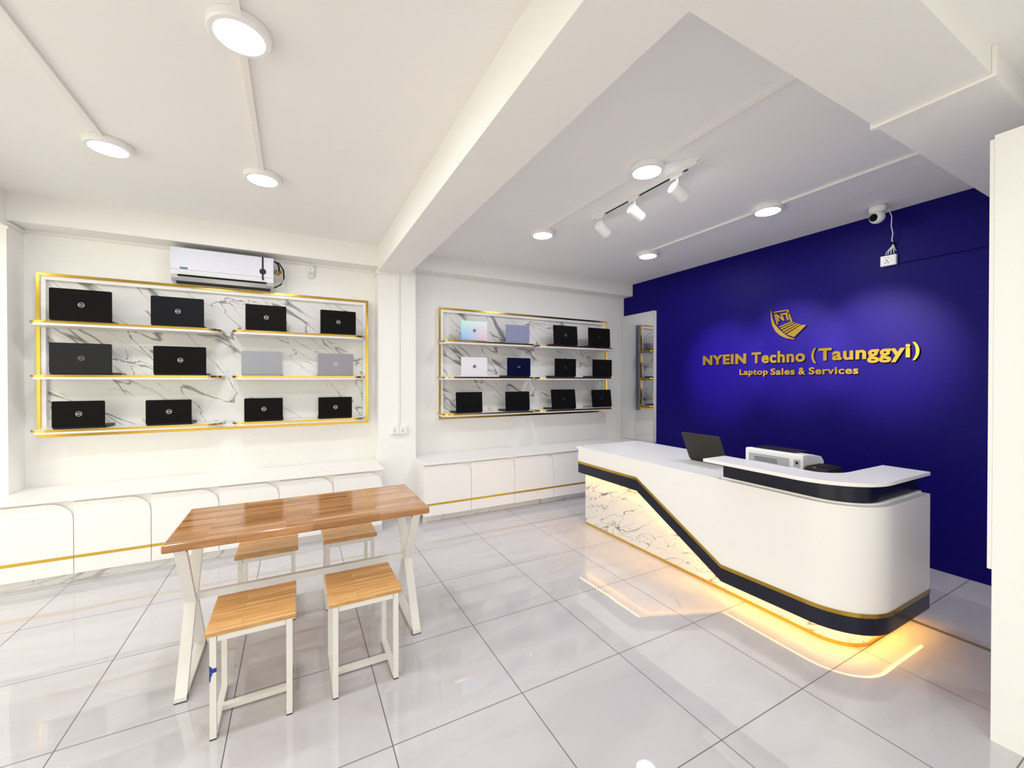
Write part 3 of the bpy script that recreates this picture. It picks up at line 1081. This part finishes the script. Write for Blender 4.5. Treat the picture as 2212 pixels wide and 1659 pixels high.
l0 = make_light()
lights = [(-0.190, 1.940, 'nearest round ceiling light at the top of the photo, left of the main beam'), (-0.969, 3.230, 'round ceiling light nearest the left edge of the photo'),
          (-0.191, 3.245, 'far round ceiling light in line with the air conditioner'), (2.045, 1.950, 'round ceiling light directly beside the end of the spotlight track'),
          (2.068, 3.255, 'far round ceiling light left of the spotlight track'), (3.385, 1.950, 'round ceiling light nearest the security camera'),
          (3.437, 3.260, 'far round ceiling light nearest the back end of the blue wall'), (-0.975, 1.940, 'round ceiling light left of the view, on the left duct'),
          (-2.9, 3.24, 'round ceiling light by the side window, far one'), (-2.9, 1.94, 'round ceiling light by the side window, near one'),
          (3.62, -0.35, 'added unseen round ceiling light over the passage behind the white pier'), (1.45, -0.70, 'added unseen round ceiling light behind the camera on the right'),  # this row and the next: unseen lamps added to lighten the counter end
          (-0.60, -0.70, 'added unseen round ceiling light behind the camera on the left')]
for i, (x, y, lb) in enumerate(lights):
    q = l0 if i == 0 else copy_tree(l0)
    q.location = (x, y, ZC if y > 0.6 else 2.715)
    q['label'] = lb

# ------------------------------------------------------------------ cable ducts
DG = 'white cable ducts'


def duct(boxes, label, m=TRUNK, grp=DG):
    b = MB()
    for bx in boxes:
        b.box(*bx)
    xs = [bx[0] for bx in boxes] + [bx[1] for bx in boxes]
    ys = [bx[2] for bx in boxes] + [bx[3] for bx in boxes]
    zs = [bx[4] for bx in boxes]
    off = (sum(xs) / len(xs), sum(ys) / len(ys), min(zs))
    o = b.build('cable_duct', m, None, off, loc=off)
    return tag(o, label, 'cable duct', grp)


for x, lb, y0, y1 in ((-0.190, 'white cable duct between the two ceiling lights above the air conditioner', 0.865, 3.14), (-0.972, 'white cable duct along the ceiling at the far left', 0.865, 3.13),
                      (2.045, 'white cable duct on the ceiling left of the spotlight track', 0.865, 3.15), (3.385, 'white cable duct on the ceiling nearest the blue wall', 0.865, 3.15)):
    duct([(x - 0.014, x + 0.014, y0, 1.84, ZC - 0.017, ZC - 0.0005), (x - 0.014, x + 0.014, 2.05, y1, ZC - 0.017, ZC - 0.0005)], lb)


def wrap_duct(x0, x1, za, zb_, label):
    """one bent duct hugging the near side, underside and far side of the cross beam"""
    t_ = 0.013
    e = 0.0008
    prof = [(0.515 - e, za), (0.515 - t_, za), (0.515 - t_, ZB - t_), (0.863 + t_, ZB - t_), (0.863 + t_, zb_), (0.863 + e, zb_), (0.863 + e, ZB - e), (0.515 - e, ZB - e)]
    off = ((x0 + x1) / 2, 0.69, ZB - t_)
    o = MB().prism(prof, 'x', x0, x1).build('cable_duct', TRUNK, None, off, loc=off)
    return tag(o, label, 'cable duct', DG)


wrap_duct(2.298, 2.322, 2.714, 2.665, 'white cable duct wrapped under the cross beam')
wrap_duct(3.895, 3.92, 2.714, 2.665, 'short end of white cable duct under the cross beam beside the white pier')
duct([(-1.884, -0.96, 4.596, 4.6095, 2.634, 2.6595)], 'white cable duct at the top of the back wall left of the air conditioner')
duct([(-0.16, 0.770, 4.596, 4.6095, 2.634, 2.6595), (0.105, 0.125, 4.596, 4.6095, 2.52, 2.634)], 'white cable duct at the top of the back wall between air conditioner and column')
duct([(0.772, 0.987, 4.382, 4.3955, 2.588, 2.6115), (0.963, 0.987, 4.382, 4.3955, 1.000, 2.588), (0.757, 0.7705, 4.40, 4.60, 2.588, 2.612)], 'white cable duct running down the column to the double socket')
duct([(4.350, 4.3665, 0.2, 1.458, 2.425, 2.455)], 'blue-painted cable duct on the blue wall beside the camera socket', BLUE, None)
duct([(-2.298, -1.872, 4.382, 4.3955, 2.590, 2.612), (-1.8845, -1.872, 4.40, 4.60, 2.625, 2.645)], 'white cable duct around the top of the left column')
duct([(2.517, 2.54, 0.5535, 0.566, 0.70, 2.45)], 'thin white cable duct down the far corner of the white pier')

# ------------------------------------------------------------------ track light
tr = thing('track_light', (2.275, 2.21, ZC), 'white track light with three spotlight heads facing the blue wall', 'track light')
tro = tr.location
MB().box(2.256, 2.292, 1.80, 2.74, ZC - 0.020, ZC - 0.0005).box(2.253, 2.295, 1.74, 1.80, ZC - 0.026, ZC - 0.0005).box(2.255, 2.293, 2.74, 2.76, ZC - 0.024, ZC - 0.0005).build('rail', GLOSSW, tr, tro)
MB().box(2.267, 2.281, 1.82, 2.72, ZC - 0.0215, ZC - 0.0195).build('conductor_slot', SOOT, tr, tro)
MB().tube([(2.10, 1.87, ZC - 0.010), (2.16, 1.80, ZC - 0.012), (2.22, 1.70, ZC - 0.010), (2.27, 1.68, ZC - 0.012), (2.275, 1.74, ZC - 0.012)], 0.004, 8).build('supply_cable', GLOSSW, tr, tro, smooth=True)
for y, aim in ((1.900, (4.367, 1.60, 1.72)), (2.290, (4.367, 2.28, 1.75)), (2.665, (4.367, 3.00, 1.62))):
    hd = MB()
    d = (Vector(aim) - Vector((2.29, y, ZC - 0.13))).normalized()
    neck = Vector((2.275, y, ZC - 0.085))
    c = neck + Vector((0.015, 0, -0.045))
    a, b = c - d * 0.062, c + d * 0.062
    hd.tube([a, a + d * 0.004, b - d * 0.004, b], [0.038, 0.041, 0.041, 0.039], 28)
    head = hd.build('spot_head', GLOSSW, tr, tro, smooth=True)
    MB().tube([b + d * 0.0004, b + d * 0.0016], 0.034, 24).build('lens', LENS, head, tro, smooth=True)
    MB().box(2.258, 2.292, y - 0.05, y + 0.05, ZC - 0.044, ZC - 0.0205).build('adapter', GLOSSW, head, tro)
    MB().tube([(2.275, y, ZC - 0.043), (2.275, y, ZC - 0.092)], 0.009, 12).build('neck', GLOSSW, head, tro, smooth=True)
    sl_ = bpy.data.lights.new('track_spot', 'SPOT')
    sl_.energy = SPOT
    sl_.color = (1.0, 0.76, 0.80)
    sl_.spot_size = radians(30)
    sl_.spot_blend = 1.0
    sl_.shadow_soft_size = 0.03
    so = bpy.data.objects.new('track_spot', sl_)
    COL.objects.link(so)
    so.location = b + d * 0.012
    so.rotation_euler = d.to_track_quat('-Z', 'Y').to_euler()

# ------------------------------------------------------------------ security camera and socket on the blue wall
sc = thing('security_camera', (4.135, 1.525, ZC), 'white dome security camera on the ceiling before the blue wall', 'security camera')
sco = (4.135, 1.525, ZC)
MB().lathe([(0.040, -0.0005), (0.052, -0.006), (0.056, -0.022), (0.053, -0.045), (0.046, -0.054)], 36, sco).build('mount', GLOSSW, sc, sco, smooth=True)
bl = MB()
prof = [(0.0500 * sin(PI * k / 14) + 1e-4, -0.0500 * cos(PI * k / 14)) for k in range(15)]
bl.lathe(prof, 32).xf(Matrix.Translation((4.128, 1.525, ZC - 0.092)))
ball = bl.build('ball', GLOSSW, sc, sco, smooth=True)
ld = Vector((-1.31, 0.31, -0.25)).normalized()
lc = Vector((4.128, 1.525, ZC - 0.092)) + ld * 0.040
MB().tube([lc, lc + ld * 0.0115], [0.030, 0.024], 24).build('lens', SOOT, sc, sco, smooth=True)
ys = 1.535
MB().tube([(4.18, 1.510, ZC - 0.016), (4.23, 1.49, ZC - 0.022), (4.28, 1.487, ZC - 0.07), (4.30, 1.497, ZC - 0.14), (4.31, 1.490, ZC - 0.20), (4.32, 1.500, ZC - 0.25), (4.335, 1.497, 2.600)], 0.0035, 8).build('cord', GLOSSW, sc, sco, smooth=True)
MB().tube([(4.335, 1.498, 2.604), (4.337, 1.500, 2.588)], 0.013, 12).build('cable_tie', SOOT, sc, sco, smooth=True)
cb = MB()
for k, (dy, dz) in enumerate(((0.045, 0), (0.030, 0), (0.012, 0), (-0.008, 0.0), (-0.022, 0.02))):
    cb.tube([(4.337, 1.498, 2.588), (4.338 + 0.003 * k, 1.499 + dy * 0.15, 2.570), (4.335, 1.499 + dy * 0.8, 2.535), (4.334, 1.499 + dy, 2.510 + dz)], 0.003, 6)
cb.build('cord_bundle', GLOSSW, sc, sco, smooth=True)


def socket(x, y, z, label, facing, group=None, w_=0.082, h_=0.086, n=5):
    t = thing('wall_socket', (x, y, z), label, 'socket', group)
    if facing == 'y':
        f = lambda u, v, d: (u, -d, v)
    else:
        f = lambda u, v, d: (-d, -u, v)

    def bx(m, u0, u1, v0, v1, d0, d1):
        p, q = f(u0, v0, d0), f(u1, v1, d1)
        m.box(p[0], q[0], p[1], q[1], p[2], q[2])
    m = MB()
    bx(m, -w_ / 2, w_ / 2, -h_ / 2, h_ / 2, 0.001, 0.032)
    m.build('box', GLOSSW, t, bev=0.002)
    m = MB()
    bx(m, -w_ / 2 + 0.008, w_ / 2 - 0.008, -h_ / 2 + 0.010, h_ / 2 - 0.010, 0.032, 0.0345)
    m.build('faceplate', GLOSSW, t, bev=0.001)
    m = MB()
    for u, v, a, b in ((-0.008, 0.000, 0.0035, 0.008), (-0.018, -0.018, 0.006, 0.003), (0.002, -0.018, 0.006, 0.003), (-0.018, 0.022, 0.003, 0.003), (0.002, 0.022, 0.003, 0.003), (0.022, 0.0, 0.005, 0.0015)):
        bx(m, u - a / 1.3, u + a / 1.3, v - b, v + b, 0.0343, 0.0352)
    m.build('pin_hole', SOOT, t)
    return t


socket(0.937, 4.3955, 0.950, 'left one of the two white wall sockets on the column', 'y', 'pair of wall sockets on the column')
socket(1.021, 4.3955, 0.948, 'right one of the two white wall sockets on the column', 'y', 'pair of wall sockets on the column')
socket(4.366, 1.528, 2.462, 'white wall socket on the blue wall below the security camera', 'x', None, 0.100, 0.084)
# small remote-like unit by the air conditioner
ru = thing('remote_holder', (0.143, 4.596, 2.515), 'small white remote control hung on the wall right of the air conditioner', 'remote control')
MB().box(0.112, 0.175, 4.572, 4.594, 2.512, 2.640).build('body', GLOSSW, ru, ru.location, bev=0.006)
k = MB()
for u, v in ((0.128, 2.622), (0.158, 2.622), (0.143, 2.598)):
    k.box(u - 0.004, u + 0.004, 4.5705, 4.5725, v - 0.004, v + 0.004)
for r in range(4):
    for u in (0.124, 0.139, 0.154):
        k.box(u, u + 0.009, 4.5708, 4.5722, 2.526 + r * 0.013, 2.530 + r * 0.013)
k.build('buttons', SOOT, ru, ru.location)

# ------------------------------------------------------------------ air conditioner
ac = thing('air_conditioner', (-0.555, 4.609, 2.32), 'white split air conditioner on the wall above the left display', 'air conditioner')
ao = ac.location
XA0, XA1 = -0.938, -0.172
pf = [(4.609, 2.618), (4.425, 2.618), (4.412, 2.610), (4.404, 2.440), (4.406, 2.415), (4.412, 2.385), (4.428, 2.356), (4.458, 2.330), (4.500, 2.318), (4.609, 2.318)]
MB().prism(pf, 'x', XA0, XA1).build('casing', SILV, ac, ao, bev=0.004)
MB().box(XA0 + 0.002, XA1 - 0.002, 4.398, 4.410, 2.425, 2.612).build('front_panel', PEARL, ac, ao, bev=0.004)
MB().box(XA0 + 0.05, XA1 - 0.06, 4.4075, 4.424, 2.372, 2.385).build('air_slot', SOOT, ac, ao)
lv = MB().prism([(4.414, 2.366), (4.440, 2.336), (4.444, 2.339), (4.418, 2.369)], 'x', XA0 + 0.055, XA1 - 0.062).build('louver', SILV, ac, ao)
MB().prism([(4.448, 2.331), (4.492, 2.3165), (4.494, 2.320), (4.452, 2.335)], 'x', XA0 + 0.03, XA1 - 0.03).build('lower_slot', BLACK, ac, ao)
MB().box(-0.268, -0.253, 4.3965, 4.3985, 2.400, 2.612).build('display_strip', BLACK, ac, ao)
MB().tube([(-0.2605, 4.3945, 2.478), (-0.2605, 4.3985, 2.478)], 0.027, 28).build('display_dial', BLACK, ac, ao, smooth=True)
MB().box(-0.870, -0.815, 4.3965, 4.3985, 2.430, 2.445).build('sticker', BLUET, ac, ao)
MB().tube([(-0.172, 4.47, 2.60), (-0.13, 4.46, 2.585), (-0.095, 4.46, 2.53), (-0.090, 4.46, 2.45), (-0.115, 4.47, 2.39), (-0.172, 4.49, 2.355)], 0.006, 8).build('hose', SOOT, ac, ao, smooth=True)
MB().tube([(-0.172, 4.45, 2.595), (-0.145, 4.44, 2.58), (-0.130, 4.44, 2.545), (-0.132, 4.445, 2.50)], 0.007, 8).build('pipe', SOOT, ac, ao, smooth=True)
MB().tube([(-0.172, 4.45, 2.498), (-0.118, 4.45, 2.498)], 0.013, 10).tube([(-0.142, 4.45, 2.470), (-0.142, 4.45, 2.520)], 0.014, 10).tube([(-0.122, 4.44, 2.505), (-0.108, 4.44, 2.505)], 0.016, 10).build('valve', BRASS, ac, ao, smooth=True)
